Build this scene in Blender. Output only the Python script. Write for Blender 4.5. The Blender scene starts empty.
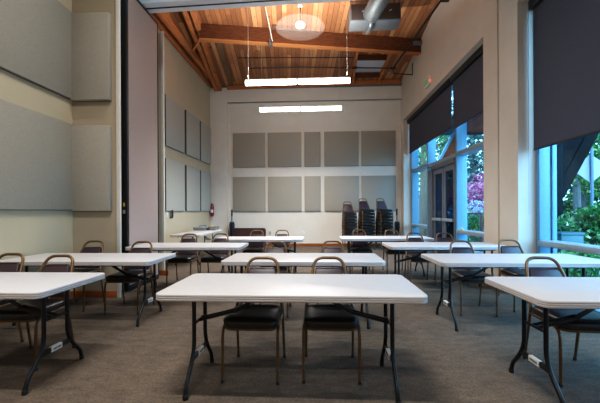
import bpy, bmesh, math, random
from mathutils import Vector, Matrix
PI = math.pi
sc = bpy.context.scene
COL = sc.collection
random.seed(7)

# ------------------------------------------------------------------ materials
def lin(c):
    return tuple((v / 255 / 12.92) if v / 255 <= 0.04045 else ((v / 255 + 0.055) / 1.055) ** 2.4 for v in c)

class NT:
    def __init__(s, name):
        s.m = bpy.data.materials.new(name); s.m.use_nodes = True
        s.t = s.m.node_tree; s.n = s.t.nodes; s.l = s.t.links
        s.b = s.n['Principled BSDF']; s.out = s.n['Material Output']
    def new(s, kind, **kw):
        o = s.n.new(kind)
        for k, v in kw.items(): setattr(o, k, v)
        return o
    def link(s, a, b): s.l.new(a, b)
    def coords(s, scale=(1, 1, 1), rot=(0, 0, 0)):
        tc = s.new('ShaderNodeTexCoord'); mp = s.new('ShaderNodeMapping')
        mp.inputs['Scale'].default_value = scale; mp.inputs['Rotation'].default_value = rot
        s.link(tc.outputs['Object'], mp.inputs['Vector']); return mp.outputs['Vector']
    def noise(s, vec, scale, detail=3, rough=.55):
        n = s.new('ShaderNodeTexNoise'); n.inputs['Scale'].default_value = scale
        n.inputs['Detail'].default_value = detail; n.inputs['Roughness'].default_value = rough
        s.link(vec, n.inputs['Vector']); return n.outputs['Fac']
    def ramp(s, fac, stops):
        r = s.new('ShaderNodeValToRGB'); e = r.color_ramp.elements
        while len(e) < len(stops): e.new(0.5)
        for el, (p, c) in zip(e, stops): el.position = p; el.color = (*c, 1)
        s.link(fac, r.inputs['Fac']); return r.outputs['Color']
    def math(s, op, a, b=None):
        n = s.new('ShaderNodeMath', operation=op)
        for i, v in enumerate((a, b)):
            if v is None: continue
            if isinstance(v, (int, float)): n.inputs[i].default_value = v
            else: s.link(v, n.inputs[i])
        return n.outputs[0]
    def mul(s, a, b, fac=1.0, mode='MULTIPLY'):
        n = s.new('ShaderNodeMix', data_type='RGBA', blend_type=mode)
        n.inputs[0].default_value = fac
        for i, v in ((6, a), (7, b)):
            if isinstance(v, tuple): n.inputs[i].default_value = (*v, 1)
            else: s.link(v, n.inputs[i])
        return n.outputs[2]
    def bump(s, h, strength=.2, dist=.01):
        b = s.new('ShaderNodeBump'); b.inputs['Strength'].default_value = strength; b.inputs['Distance'].default_value = dist
        s.link(h, b.inputs['Height']); s.link(b.outputs[0], s.b.inputs['Normal'])

def simple(name, rgb, rough=.5, metal=0, var=.08, scale=20, bump=0, spec=None, bscale=None):
    t = NT(name); c = lin(rgb)
    v = t.coords(); f = t.noise(v, scale)
    col = t.ramp(f, [(.3, tuple(x * (1 - var) for x in c)), (.7, tuple(min(1, x * (1 + var)) for x in c))])
    t.link(col, t.b.inputs['Base Color'])
    t.b.inputs['Roughness'].default_value = rough; t.b.inputs['Metallic'].default_value = metal
    if spec is not None: t.b.inputs['Specular IOR Level'].default_value = spec
    if bump: t.bump(t.noise(v, bscale or scale * 6), bump, .004)
    return t.m

def emit(name, rgb, strength):
    t = NT(name); t.b.inputs['Base Color'].default_value = (*lin(rgb), 1)
    t.b.inputs['Emission Color'].default_value = (*lin(rgb), 1); t.b.inputs['Emission Strength'].default_value = strength
    return t.m

def wood(name, base, dark, axis='Y', rough=.55):
    t = NT(name)
    s = {'X': (.6, 9, 9), 'Y': (9, .6, 9), 'Z': (9, 9, .6)}[axis]
    v = t.coords(s); f = t.noise(v, 3.2, 6, .65)
    col = t.ramp(f, [(.28, lin(dark)), (.72, lin(base))])
    t.link(col, t.b.inputs['Base Color']); t.b.inputs['Roughness'].default_value = rough
    t.b.inputs['Specular IOR Level'].default_value = .06
    t.bump(f, .15, .003); return t.m

def deck_mat():
    t = NT('plank deck'); v = t.coords((1, 1, 1), (0, 0, 0))
    sp = t.new('ShaderNodeSeparateXYZ'); t.link(v, sp.inputs[0])
    q = t.math('DIVIDE', sp.outputs[0], .135); fl = t.math('FLOOR', q); fr = t.math('FRACT', q)
    # board ends staggered
    wn0 = t.new('ShaderNodeTexWhiteNoise', noise_dimensions='1D'); t.link(fl, wn0.inputs['W'])
    yy = t.math('ADD', t.math('DIVIDE', sp.outputs[1], 3.1), wn0.outputs['Value']); fy = t.math('FLOOR', yy)
    wn = t.new('ShaderNodeTexWhiteNoise', noise_dimensions='2D')
    cb = t.new('ShaderNodeCombineXYZ'); t.link(fl, cb.inputs[0]); t.link(fy, cb.inputs[1]); t.link(cb.outputs[0], wn.inputs['Vector'])
    tone = t.ramp(wn.outputs['Value'], [(0, lin((134, 88, 60))), (.4, lin((160, 106, 70))), (.75, lin((178, 122, 82))), (1, lin((212, 160, 112)))])
    g = t.noise(t.coords((14, .7, 14)), 3, 6, .7)
    grain = t.ramp(g, [(.25, (.62, .58, .55)), (.7, (1.05, 1.02, 1))])
    k = t.noise(t.coords((7, 3.0, 7)), 2.6, 2); knots = t.ramp(k, [(.26, (.25, .2, .17)), (.33, (1, 1, 1))])
    e = t.math('MINIMUM', fr, t.math('SUBTRACT', 1.0, fr)); seam = t.ramp(e, [(.02, (.25, .22, .2)), (.07, (1, 1, 1))])
    c = t.mul(t.mul(t.mul(tone, grain), knots), seam)
    t.link(c, t.b.inputs['Base Color']); t.b.inputs['Roughness'].default_value = .5; return t.m

def carpet_mat():
    t = NT('carpet'); v = t.coords()
    a = t.noise(v, 1.3, 4); b = t.noise(t.coords((1, 2.2, 1)), 6, 6, .8); c = t.noise(v, 62, 4, .9); d = t.noise(t.coords((4, 1.8, 1)), 9, 4, .8)
    c1 = t.ramp(b, [(.25, lin((70, 61, 53))), (.75, lin((116, 103, 90)))])
    c2 = t.mul(c1, t.ramp(a, [(.3, (.8, .8, .82)), (.7, (1.1, 1.08, 1.05))]))
    c3 = t.mul(c2, t.ramp(c, [(.32, (.45, .45, .45)), (.7, (1.45, 1.45, 1.45))]))
    c4 = t.mul(c3, t.ramp(d, [(.3, (.85, .85, .86)), (.7, (1.1, 1.1, 1.08))]))
    t.link(c4, t.b.inputs['Base Color']); t.b.inputs['Roughness'].default_value = .9
    t.b.inputs['Specular IOR Level'].default_value = .25
    t.bump(c, .5, .006); return t.m

def glass_mat(tint=(.93, .97, 1)):
    t = NT('window glass'); t.n.remove(t.b)
    tr = t.new('ShaderNodeBsdfTransparent'); tr.inputs[0].default_value = (*tint, 1)
    gl = t.new('ShaderNodeBsdfGlossy'); gl.inputs['Roughness'].default_value = .02
    lw = t.new('ShaderNodeLayerWeight'); lw.inputs[0].default_value = .5
    fr = t.math('ADD', t.math('MULTIPLY', t.math('POWER', lw.outputs['Facing'], 5.0), .5), .012)
    mx = t.new('ShaderNodeMixShader'); t.link(fr, mx.inputs[0]); t.link(tr.outputs[0], mx.inputs[1]); t.link(gl.outputs[0], mx.inputs[2])
    t.link(mx.outputs[0], t.out.inputs[0]); return t.m

def disc_mat():
    t = NT('clear acrylic disc'); t.n.remove(t.b)
    tr = t.new('ShaderNodeBsdfTransparent'); df = t.new('ShaderNodeBsdfTranslucent'); df.inputs[0].default_value = (.9, .88, .86, 1)
    d2 = t.new('ShaderNodeBsdfDiffuse'); d2.inputs[0].default_value = (.85, .83, .8, 1)
    m0 = t.new('ShaderNodeMixShader'); t.link(df.outputs[0], m0.inputs[1]); t.link(d2.outputs[0], m0.inputs[2])
    mx = t.new('ShaderNodeMixShader'); mx.inputs[0].default_value = .035
    t.link(tr.outputs[0], mx.inputs[1]); t.link(m0.outputs[0], mx.inputs[2]); t.link(mx.outputs[0], t.out.inputs[0]); return t.m

def leaf_mat(name, stops):
    t = NT(name); g = t.new('ShaderNodeNewGeometry')
    col = t.ramp(g.outputs['Random Per Island'], [(p, tuple(v * .85 for v in lin(c))) for p, c in stops])
    t.link(col, t.b.inputs['Base Color']); t.b.inputs['Roughness'].default_value = .6
    ts = t.new('ShaderNodeBsdfTranslucent'); t.link(col, ts.inputs[0])
    mx = t.new('ShaderNodeMixShader'); mx.inputs[0].default_value = .4
    t.link(t.b.outputs[0], mx.inputs[1]); t.link(ts.outputs[0], mx.inputs[2]); t.link(mx.outputs[0], t.out.inputs[0]); return t.m

def shade_mat():
    t = NT('shade fabric'); v = t.coords()
    w = t.noise(v, 260, 2); col = t.ramp(w, [(.3, lin((60, 63, 78))), (.7, lin((77, 80, 95)))])
    t.link(col, t.b.inputs['Base Color']); t.b.inputs['Roughness'].default_value = .85; t.bump(w, .3, .002)
    return t.m

def duct_mat():
    t = NT('galvanised duct'); v = t.coords()
    f = t.noise(v, 25, 4); col = t.ramp(f, [(.3, (.10, .115, .12)), (.7, (.19, .21, .22))])
    t.link(col, t.b.inputs['Base Color']); t.b.inputs['Metallic'].default_value = .6; t.b.inputs['Roughness'].default_value = .42; return t.m

M = dict(
    wall_cream=simple('wall paint cream', (220, 214, 203), .75, var=.03, scale=3, bump=.08),
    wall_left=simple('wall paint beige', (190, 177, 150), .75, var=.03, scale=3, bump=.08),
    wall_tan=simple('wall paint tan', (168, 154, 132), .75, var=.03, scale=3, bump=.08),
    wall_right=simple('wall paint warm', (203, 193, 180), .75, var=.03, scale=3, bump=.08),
    white_trim=simple('white trim paint', (214, 208, 198), .5, var=.03),
    grey_trim=simple('grey painted steel', (112, 114, 118), .45, var=.05),
    header=simple('header paint', (226, 230, 236), .5, var=.03),
    black=simple('black seal', (16, 16, 20), .5, var=.1),
    carpet=carpet_mat(), deck=deck_mat(),
    beam=wood('glulam beam', (112, 68, 44), (78, 46, 30), 'X'), joist=wood('joist wood', (206, 136, 88), (150, 92, 56), 'Y'),
    beam_low=wood('beam underside', (200, 132, 82), (154, 96, 58), 'X'),
    base=wood('stained baseboard', (168, 98, 52), (130, 66, 32), 'X', .4),
    fabric_g=simple('panel cloth grey', (154, 148, 135), .9, var=.07, scale=60, bump=.35, bscale=300),
    fabric_b=simple('panel cloth taupe', (160, 153, 141), .9, var=.07, scale=60, bump=.35, bscale=300),
    fabric_l=simple('panel cloth pale grey', (172, 172, 162), .9, var=.07, scale=60, bump=.35, bscale=300),
    fabric_p=simple('partition carpet pink grey', (160, 142, 135), .95, var=.16, scale=70, bump=.5, bscale=260),
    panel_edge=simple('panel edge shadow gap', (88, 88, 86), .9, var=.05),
    top=simple('tabletop laminate', (196, 194, 195), .36, var=.025, scale=14, spec=.5),
    edge=simple('tabletop edge plastic', (196, 190, 190), .5, var=.04),
    groove=simple('edge groove', (142, 136, 136), .6, var=.04),
    steel=simple('black powder coat', (13, 14, 19), .38, var=.08, spec=.4),
    bronze=simple('bronze chair tube', (104, 76, 46), .38, .35, var=.15, scale=12),
    seat=simple('black vinyl', (14, 14, 17), .36, var=.1, scale=40, bump=.15, bscale=90),
    pad=simple('plum vinyl', (50, 33, 41), .42, var=.1, scale=40, bump=.15, bscale=90),
    glide=simple('chair glide', (40, 40, 42), .4),
    label=simple('label white', (226, 226, 222), .5, var=.02), ink=simple('ink', (30, 32, 40), .6),
    shade=shade_mat(), alu=simple('aluminium frame sky tint', (108, 154, 182), .4, .1, var=.04),  # blue of the outdoor light is put into the frame colour
    alu_dark=simple('aluminium frame grey', (110, 118, 132), .4, .3, var=.05),
    rail=simple('sill rail', (150, 166, 178), .4, .3, var=.05),
    glass=glass_mat(), glass_door=glass_mat((.16, .2, .24)),
    tube=emit('fluorescent tube', (255, 250, 244), 12.0), housing=simple('white housing', (232, 230, 226), .4, var=.02),
    cable=simple('pale cable', (198, 190, 178), .5), disc=disc_mat(), lampglow=emit('lamp lens', (255, 248, 240), 1.2),
    duct=duct_mat(), hvac=simple('hvac steel', (112, 118, 122), .42, .5, var=.06), pan=simple('hatch pan', (190, 196, 204), .5), hvac_dark=simple('hvac grille', (62, 52, 48), .6, var=.1),
    pipe=simple('black iron pipe', (28, 26, 30), .45), conduit=simple('grey conduit', (110, 106, 104), .4, .6),
    red=simple('extinguisher red', (168, 24, 32), .3), green=emit('exit green', (60, 170, 90), .22), led=emit('red indicator', (255, 50, 40), 5),
    sign_white=simple('sign housing', (214, 212, 204), .5), brown=simple('brown laminate', (66, 42, 40), .4, var=.1),
    navy=simple('navy nylon', (26, 30, 48), .6, var=.15), clear=simple('clear plastic tub', (120, 123, 126), .25, var=.08),
    yellow=simple('yellow plastic', (216, 184, 70), .5), rag=simple('rag cloth', (196, 176, 120), .8), teal=simple('teal box', (40, 88, 98), .5, var=.06), bluebin=simple('blue bin', (84, 98, 160), .5),
    ground=simple('outdoor concrete', (128, 134, 138), .85, var=.08, scale=2, bump=.2), road=simple('asphalt', (98, 102, 108), .9, var=.1, scale=3),
    lawn=simple('lawn', (50, 80, 40), .95, var=.3, scale=6),
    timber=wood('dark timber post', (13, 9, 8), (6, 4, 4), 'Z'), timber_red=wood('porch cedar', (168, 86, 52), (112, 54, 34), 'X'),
    bark=wood('grey bark', (112, 108, 106), (70, 66, 64), 'Z', .9), bark_tan=wood('pale trunk', (122, 100, 82), (84, 66, 54), 'Z', .9),
    sign_back=simple('sign back aluminium', (205, 208, 210), .5, .1, var=.04), post=simple('sign post', (74, 92, 112), .5, .3),
    rust=simple('rust railing', (92, 46, 36), .6),
    leaf_dark=leaf_mat('dark leaves', [(0, (20, 60, 40)), (.5, (46, 104, 60)), (.85, (90, 150, 80)), (1, (150, 190, 120))]),
    leaf_mid=leaf_mat('mid leaves', [(0, (24, 66, 44)), (.5, (64, 124, 66)), (.85, (120, 170, 80)), (1, (206, 214, 110))]),
    leaf_bright=leaf_mat('bright leaves', [(0, (20, 84, 50)), (.45, (60, 146, 78)), (.8, (112, 188, 96)), (1, (220, 236, 180))]),
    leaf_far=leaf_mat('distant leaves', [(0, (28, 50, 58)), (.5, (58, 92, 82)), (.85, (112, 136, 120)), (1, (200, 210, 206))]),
    pinkf=leaf_mat('pink blossom', [(0, (130, 40, 84)), (.4, (206, 80, 130)), (.8, (236, 140, 176)), (1, (250, 206, 220))]),
    whitef=leaf_mat('white and lavender blossom', [(0, (120, 110, 170)), (.3, (180, 170, 210)), (.7, (240, 236, 246)), (1, (110, 150, 90))]),
)

# ------------------------------------------------------------------ mesh helpers
def box(bm, x0, x1, y0, y1, z0, z1, bev=0, mi=0, seg=2):
    r = bmesh.ops.create_cube(bm, size=1); vs = r['verts']
    for v in vs:
        v.co = Vector(((x0 + x1) / 2 + v.co.x * (x1 - x0), (y0 + y1) / 2 + v.co.y * (y1 - y0), (z0 + z1) / 2 + v.co.z * (z1 - z0)))
    fs = {f for v in vs for f in v.link_faces}
    for f in fs: f.material_index = mi
    if bev:
        es = list({e for v in vs for e in v.link_edges})
        bmesh.ops.bevel(bm, geom=es, offset=bev, segments=seg, affect='EDGES', profile=.5)
    return bm

def fillet(pts, r, n=5):
    pts = [Vector(p) for p in pts]; out = [pts[0]]
    rs = r if isinstance(r, (list, tuple)) else [r] * len(pts)
    for i in range(1, len(pts) - 1):
        a, b, c = pts[i - 1], pts[i], pts[i + 1]
        d1 = (a - b); d2 = (c - b); k = min(rs[i], d1.length * .49, d2.length * .49)
        p, q = b + d1.normalized() * k, b + d2.normalized() * k
        for j in range(n + 1):
            t = j / n; out.append(p * (1 - t) ** 2 + b * 2 * t * (1 - t) + q * t * t)
    out.append(pts[-1]); return out

def tube(bm, pts, r, sides=8, cap=True, mi=0):
    pts = [Vector(p) for p in pts]; rings = []; up = None
    for i, p in enumerate(pts):
        t = (pts[min(i + 1, len(pts) - 1)] - pts[max(i - 1, 0)]).normalized()
        if up is None:
            up = Vector((0, 0, 1)) if abs(t.z) < .9 else Vector((1, 0, 0))
        u = (up - t * up.dot(t)).normalized(); w = t.cross(u); up = u
        rr = r[i] if isinstance(r, (list, tuple)) else r
        rings.append([bm.verts.new(p + (u * math.cos(a) + w * math.sin(a)) * rr) for a in [2 * PI * k / sides for k in range(sides)]])
    fs = []
    for a, b in zip(rings, rings[1:]):
        for k in range(sides): fs.append(bm.faces.new((a[k], a[(k + 1) % sides], b[(k + 1) % sides], b[k])))
    if cap:
        fs.append(bm.faces.new(rings[0][::-1])); fs.append(bm.faces.new(rings[-1]))
    for f in fs: f.material_index = mi
    return bm

def lathe(bm, prof, c=(0, 0, 0), sides=20, mi=0):
    c = Vector(c); rings = []
    for r, z in prof: rings.append([bm.verts.new(c + Vector((r * math.cos(2 * PI * k / sides), r * math.sin(2 * PI * k / sides), z))) for k in range(sides)])
    for a, b in zip(rings, rings[1:]):
        for k in range(sides): bm.faces.new((a[k], a[(k + 1) % sides], b[(k + 1) % sides], b[k])).material_index = mi
    bm.faces.new(rings[0][::-1]).material_index = mi; bm.faces.new(rings[-1]).material_index = mi
    return bm

def loft(bm, loops, caps=True, mis=None):
    rings = [[bm.verts.new(p) for p in lp] for lp in loops]; n = len(rings[0])
    for j, (a, b) in enumerate(zip(rings, rings[1:])):
        for k in range(n):
            f = bm.faces.new((a[k], a[(k + 1) % n], b[(k + 1) % n], b[k])); f.material_index = mis[j] if mis else 0
    if caps: bm.faces.new(rings[0][::-1]).material_index = mis[0] if mis else 0; bm.faces.new(rings[-1]).material_index = mis[-1] if mis else 0
    return bm

def rrect(w, d, r, n=6):
    out = []
    for cx, cy, a0 in ((w / 2 - r, d / 2 - r, 0), (-w / 2 + r, d / 2 - r, PI / 2), (-w / 2 + r, -d / 2 + r, PI), (w / 2 - r, -d / 2 + r, 1.5 * PI)):
        for k in range(n + 1):
            a = a0 + k / n * PI / 2; out.append((cx + r * math.cos(a), cy + r * math.sin(a)))
    return out

def obj(name, bm, mat, parent=None, smooth=True, loc=None):
    me = bpy.data.meshes.new(name); bmesh.ops.recalc_face_normals(bm, faces=bm.faces[:]); bm.to_mesh(me); bm.free()
    for m in (mat if isinstance(mat, (list, tuple)) else [mat]): me.materials.append(m)
    if smooth:
        me.polygons.foreach_set('use_smooth', [True] * len(me.polygons)); me.set_sharp_from_angle(angle=math.radians(40))
    o = bpy.data.objects.new(name, me); COL.objects.link(o)
    if parent: o.parent = parent
    if loc: o.location = loc
    return o
B = bmesh.new

def tag(o, label, cat, group=None):
    o['label'] = label; o['category'] = cat
    if group: o['group'] = group
    return o
def thing(name, label, cat, loc=(0, 0, 0), rz=0, group=None):
    o = bpy.data.objects.new(name, None); COL.objects.link(o); o.location = loc; o.rotation_euler = (0, 0, rz)
    o.empty_display_size = .1
    return tag(o, label, cat, group)
def struct(o):
    o['kind'] = 'structure'; return o
def sempty(name):
    o = bpy.data.objects.new(name, None); COL.objects.link(o); return struct(o)
def dup(root, loc, rz, label, group=None):
    r = root.copy(); COL.objects.link(r); r.location = loc; r.rotation_euler = (0, 0, rz); r['label'] = label
    if group: r['group'] = group
    for ch in list(root.children):
        c = ch.copy(); COL.objects.link(c); c.parent = r
        for g in list(ch.children):
            d = g.copy(); COL.objects.link(d); d.parent = c
    return r
def bx(x0, x1, y0, y1, z0, z1, bev=0): return box(B(), x0, x1, y0, y1, z0, z1, bev)

# ------------------------------------------------------------------ room shell
XL, XLR, XR, YB, ZT, YF = -3.76, -4.0, 3.1, 12.45, 7.3, -4.0
XG = 3.4                                          # glazing plane
A5 = math.radians(5)
def roofz(x, y): return 6.03 + .14 * (.087 * x + .996 * (12.4 - y))

struct(obj('floor', bx(-4.3, 3.5, YF - .2, YB + .2, -.2, 0), M['carpet']))
b = B(); box(b, XL - .3, XL, YF, 5.1, 0, ZT); struct(obj('wall_left_front', b, M['wall_left']))
b = B(); box(b, XL, -3.055, 4.95, 5.0, 0, ZT); struct(obj('wall_left_return', b, M['wall_tan']))
b = B(); box(b, -3.055, -3.0, 4.93, 4.975, 0, ZT, .006); struct(obj('trim_1', b, M['white_trim']))
struct(obj('wall_left_clerestory', bx(-4.35, -4.05, 6.9, YB, 5.95, ZT), M['wall_left']))
b = B(); box(b, XLR - .3, XLR, 5.1, YB, 0, 5.95); box(b, -4.35, XLR - .3, 6.9, YB, 5.90, 5.95)
struct(obj('wall_left_rear', b, M['wall_left']))
b = B(); box(b, XLR, -3.2, 6.73, 6.77, 0, 5.0); struct(obj('wall_left_pocket', b, M['wall_left']))
b = B(); box(b, -3.21, -3.15, 6.72, 6.765, 0, 5.04, .005); struct(obj('trim_2', b, M['white_trim']))
b = B(); box(b, -4.7, 3.5, YB, YB + .2, 0, ZT)
box(b, -3.33, XR, YB - .13, YB, 5.37, 5.95); box(b, XLR, -3.33, YB - .13, YB, 0, 5.95)
struct(obj('wall_back', b, M['wall_cream']))
b = B(); box(b, -3.33, XR, YB - .17, YB - .13, 5.86, 5.97); box(b, -3.33, XR, YB - .15, YB - .13, 5.355, 5.385); struct(obj('trim_3', b, M['grey_trim'], smooth=False))
for nm, y0, y1, z0 in (('near', YF, 1.3, 0), ('above_near_window', 1.3, 5.3, 4.52), ('above_far_window', 6.36, 12.09, 4.54), ('end', 12.09, YB, 0)):
    struct(obj('wall_right_' + nm, bx(XR, 3.62, y0, y1, z0, ZT), M['wall_right'], smooth=False))
b = B(); box(b, XR, 3.62, 5.3, 5.825, 0, ZT); box(b, XR, 3.62, 5.875, 6.36, 0, ZT); box(b, XR + .03, 3.62, 5.82, 5.88, 0, ZT)
struct(obj('wall_right_column', b, M['wall_right'], smooth=False))
struct(obj('wall_front', bx(-4.3, 3.5, YF - .2, YF, 0, ZT), M['wall_cream']))
struct(obj('ceiling', bx(-4.3, 3.5, YF - .2, 6.0, ZT, ZT + .2), M['wall_cream']))

# wooden roof deck over the rear half, its boards running down the slope
b = B(); c = [(-4.7, 5.8), (3.1, 5.8), (3.1, 12.45), (-4.7, 12.45)]
lo = [Vector((x, y, roofz(x, y))) for x, y in c]; hi = [p + Vector((0, 0, .12)) for p in lo]
Rm = Matrix.Rotation(-A5, 4, 'Z')
loft(b, [[Rm @ p for p in lo], [Rm @ p for p in hi]])
deck = struct(obj('ceiling_wood_deck', b, M['deck'], smooth=False)); deck.rotation_euler.z = A5
# header over the partition opening with its track
b = B(); yl, yr = 6.18, 5.88
def skew(x): return yl + (yr - yl) * (x + 4) / 7.1
def hbox(b, a0, a1, z0, z1, mi=0, x0=-3.98, x1=3.1):
    lp = lambda z: [Vector((x0, skew(x0) + a0, z)), Vector((x1, skew(x1) + a0, z)), Vector((x1, skew(x1) + a1, z)), Vector((x0, skew(x0) + a1, z))]
    loft(b, [lp(z0), lp(z1)])
    for f in b.faces[-6:]: f.material_index = mi
hbox(b, -.3, 0, 5.06, ZT); hd = struct(obj('wall_header', b, M['header'], smooth=False))
b = B(); hbox(b, -.16, -.135, 5.05, 5.06); tr = obj('track', b, M['black'], smooth=False, parent=hd)

# baseboards
b = B(); box(b, -3.33, XR, YB - .02, YB, 0, .1, .004); struct(obj('baseboard_back', b, M['base']))
b = B(); box(b, XL, XL + .015, YF, 4.93, 0, .1); box(b, XL + .015, -3.06, 4.93, 4.95, 0, .1, .004); struct(obj('baseboard_left', b, M['base']))
b = B(); box(b, XLR, XLR + .02, 6.77, YB - .13, 0, .1); box(b, -3.4, -3.06, 6.7, 6.72, 0, .1, .003); struct(obj('baseboard_rear_left', b, M['base']))
b = B(); box(b, XR - .02, XR, 5.3, 6.36, 0, .1); struct(obj('baseboard_right', b, M['base']))

# ------------------------------------------------------------------ roof timbers
def bar(bm, p, q, w, h, mi=0):
    p, q = Vector(p), Vector(q); d = (q - p).normalized(); s = d.cross(Vector((0, 0, 1))).normalized() * w / 2; u = s.normalized().cross(d).normalized() * h / 2
    loft(bm, [[p + s + u, p - s + u, p - s - u, p + s - u], [q + s + u, q - s + u, q - s - u, q + s - u]])
    return bm
def roofpt(x, y, d=0): return (x, y, roofz(x, y) - d)
b = B(); bar(b, roofpt(-3.2, 9.04, .2), roofpt(3.09, 10.11, .2), .17, .40)
bm_ = struct(obj('beam', b, M['beam'], smooth=False))
b = B(); bar(b, roofpt(-3.2, 9.04, .408), roofpt(3.09, 10.11, .408), .18, .018); obj('underside_strip', b, M['beam_low'], bm_, smooth=False)  # lighter wood colour along the beam's underside
b = B(); box(b, 2.86, 3.09, 9.88, 9.97, 6.16, 6.26, .005); obj('beam_hanger', b, M['grey_trim'], bm_)
tr_ = sempty('roof_truss')
for x in (-3.955, -3.71):
    b = B(); box(b, x - .045, x + .045, 6.95, 12.3, 5.955, 6.17, .006); obj('bottom_chord', b, M['joist'], tr_)
for off in (0, -.22):
    b = B(); bar(b, roofpt(-2.97 + off, 6.9, .1), roofpt(-3.6 + off * .6, 12.3, .1), .12, .2); obj('top_chord', b, M['joist'], tr_, smooth=False)
for (x0, y0, x1, y1) in ((-3.25, 9.3, -3.72, 9.75), (-3.42, 10.8, -3.72, 11.2), (-3.75, 7.6, -3.72, 8.6)):
    b = B(); bar(b, roofpt(x0, y0, .12), (x1, y1, 6.08), .06, .12); obj('web', b, M['joist'], tr_, smooth=False)
b = B(); box(b, -3.76, -3.50, 12.06, 12.28, 5.92, 6.04, .004); obj('heel_plate', b, M['grey_trim'], tr_)
for k, (x, y) in enumerate(((-3.05, 9.1), (-3.13, 9.7), (-3.4, 11.0))):
    b = B(); lathe(b, [(.02, 0), (.02, .03)], roofpt(x, y, .23), 8); obj('bolt', b, M['black'], tr_)
for x in (-2.75,):
    b = B(); bar(b, roofpt(x - .1, 9.35, .03), roofpt(x - .42, 12.3, .03), .18, .06); struct(obj('roof_batten', b, wood('weathered batten', (140, 112, 90), (104, 80, 62), 'Y'), smooth=False))
b = B(); bar(b, roofpt(-3.3, 12.25, .09), roofpt(3.05, 12.25, .09), .08, .14); struct(obj('roof_plate', b, M['joist'], smooth=False))
# framed roof hatch: two joists, blocking and a grey metal pan
ht = struct(sempty('roof_hatch'))
for x0, y0, x1 in ((1.26, 10.2, 1.32), (2.28, 10.35, 2.24)):
    b = B(); bar(b, roofpt(x0, y0, .1), roofpt(x1, 12.18, .1), .06, .2); obj('joist', b, M['joist'], ht, smooth=False)
for y in (10.72, 11.75):
    b = B(); bar(b, roofpt(1.31, y, .08), roofpt(2.23, y + .05, .08), .06, .16); obj('blocking', b, M['beam'], ht, smooth=False)
b = B(); bar(b, roofpt(1.31, 11.25, .06), roofpt(2.23, 11.28, .06), .9, .02); obj('pan', b, M['pan'], ht, smooth=False)

# ------------------------------------------------------------------ acoustic panels
def panel(x0, x1, y0, y1, z0, z1, mat, label, group, axis):
    o = thing('acoustic_panel', label, 'wall panel', ((x0 + x1) / 2, (y0 + y1) / 2, z0), 0, group)
    w, d, h = x1 - x0, y1 - y0, z1 - z0
    b = B(); box(b, -w / 2, w / 2, -d / 2, d / 2, 0, h, .008)
    obj('cloth_face', b, mat, o)
    b = B()   # dark strip painted in as the shadow line along the lower edge
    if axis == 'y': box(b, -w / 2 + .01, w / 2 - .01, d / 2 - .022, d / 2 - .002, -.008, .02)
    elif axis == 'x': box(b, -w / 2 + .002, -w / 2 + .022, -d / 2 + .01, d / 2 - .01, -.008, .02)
    obj('shadow_line', b, M['panel_edge'], o)
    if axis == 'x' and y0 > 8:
        b = B(); box(b, -w / 2, w / 2 - .004, -d / 2 - .012, -d / 2 + .002, .004, h - .004); obj('edge_shadow_strip', b, M['panel_edge'], o)  # dark strip stands in for the shade on the panel's near edge
    return o
T = .055
ordn = ['first', 'second', 'third', 'fourth', 'fifth']
for r_, (z0, z1, nm) in enumerate(((2.97, 4.25, 'upper'), (1.3, 2.6, 'lower'))):
    for k, (x0, x1) in enumerate(((-3.15, -1.92), (-1.83, -.57), (-.46, .14), (.28, 1.55), (1.65, 2.9))):
        sz = 'narrow tall' if k == 2 else 'square'
        pos = {0: 'nearest the left corner', 1: 'second from the left', 2: 'at the middle', 3: 'second from the right', 4: 'nearest the windows'}[k]
        panel(x0, x1, YB - T, YB, z0, z1, M['fabric_b'] if k < 3 or r_ else M['fabric_g'], f'{sz} taupe panel in the back wall\'s {nm} row, {pos}', 'acoustic panels on the back wall', 'y')
for z0, z1, nm in ((3.06, 4.4, 'upper'), (1.33, 2.72, 'lower')):
    for k, (y0, y1) in enumerate(((8.55, 9.79), (9.93, 11.09), (11.19, 12.24))):
        pos = ('nearest the pocket door', 'in the middle', 'nearest the back corner')[k]
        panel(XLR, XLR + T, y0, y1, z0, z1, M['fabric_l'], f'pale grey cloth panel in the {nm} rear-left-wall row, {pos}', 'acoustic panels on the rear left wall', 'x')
for z0, z1, nm in ((3.03, 4.36, 'upper'), (1.345, 2.65, 'lower')):
    panel(XL, XL + .05, 3.3, 4.93, z0, z1, M['fabric_g'], f'large {nm} grey cloth panel on the near left wall', 'acoustic panels on the near left wall', 'x')
    panel(-3.735, -3.13, 4.87, 4.95, z0 - .02, z1 - .03, M['fabric_b'], f'{nm} narrow taupe panel on the short wall beside the white trim', 'acoustic panels on the return wall', 'y')

# ------------------------------------------------------------------ movable partition panel
o = thing('partition_panel', 'tall pink-grey carpeted partition panel with black edges hanging beside the white trim', 'partition', (-3.14, 5.9, 0))
b = B(); box(b, -.05, .045, -.57, .44, .06, 4.96); obj('panel_face', b, M['fabric_p'], o)
b = B(); box(b, -.06, .055, -.625, -.57, .02, 5.0, .004); obj('edge_seal', b, M['black'], o)
b = B(); box(b, -.06, .055, .44, .465, .02, 5.0, .004); obj('edge_seal', b, M['black'], o)
b = B(); box(b, -.06, .055, -.57, .44, 4.96, 5.0, .004); obj('top_seal', b, M['black'], o)
b = B(); box(b, -.06, .06, -.57, .44, .015, .1, .004); obj('bottom_seal', b, M['black'], o)
b = B(); box(b, -.02, .02, -.632, -.625, 1.28, 1.34, .002); obj('latch', b, M['rail'], o)
b = B(); box(b, -.014, .014, -.630, -.625, 1.40, 1.46, .002); obj('sticker', b, M['yellow'], o)
for y in (-.3, .35):
    b = B(); tube(b, [(0, y, 4.99), (0, y, 5.08)], .015); obj('hanger', b, M['conduit'], o)

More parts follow.
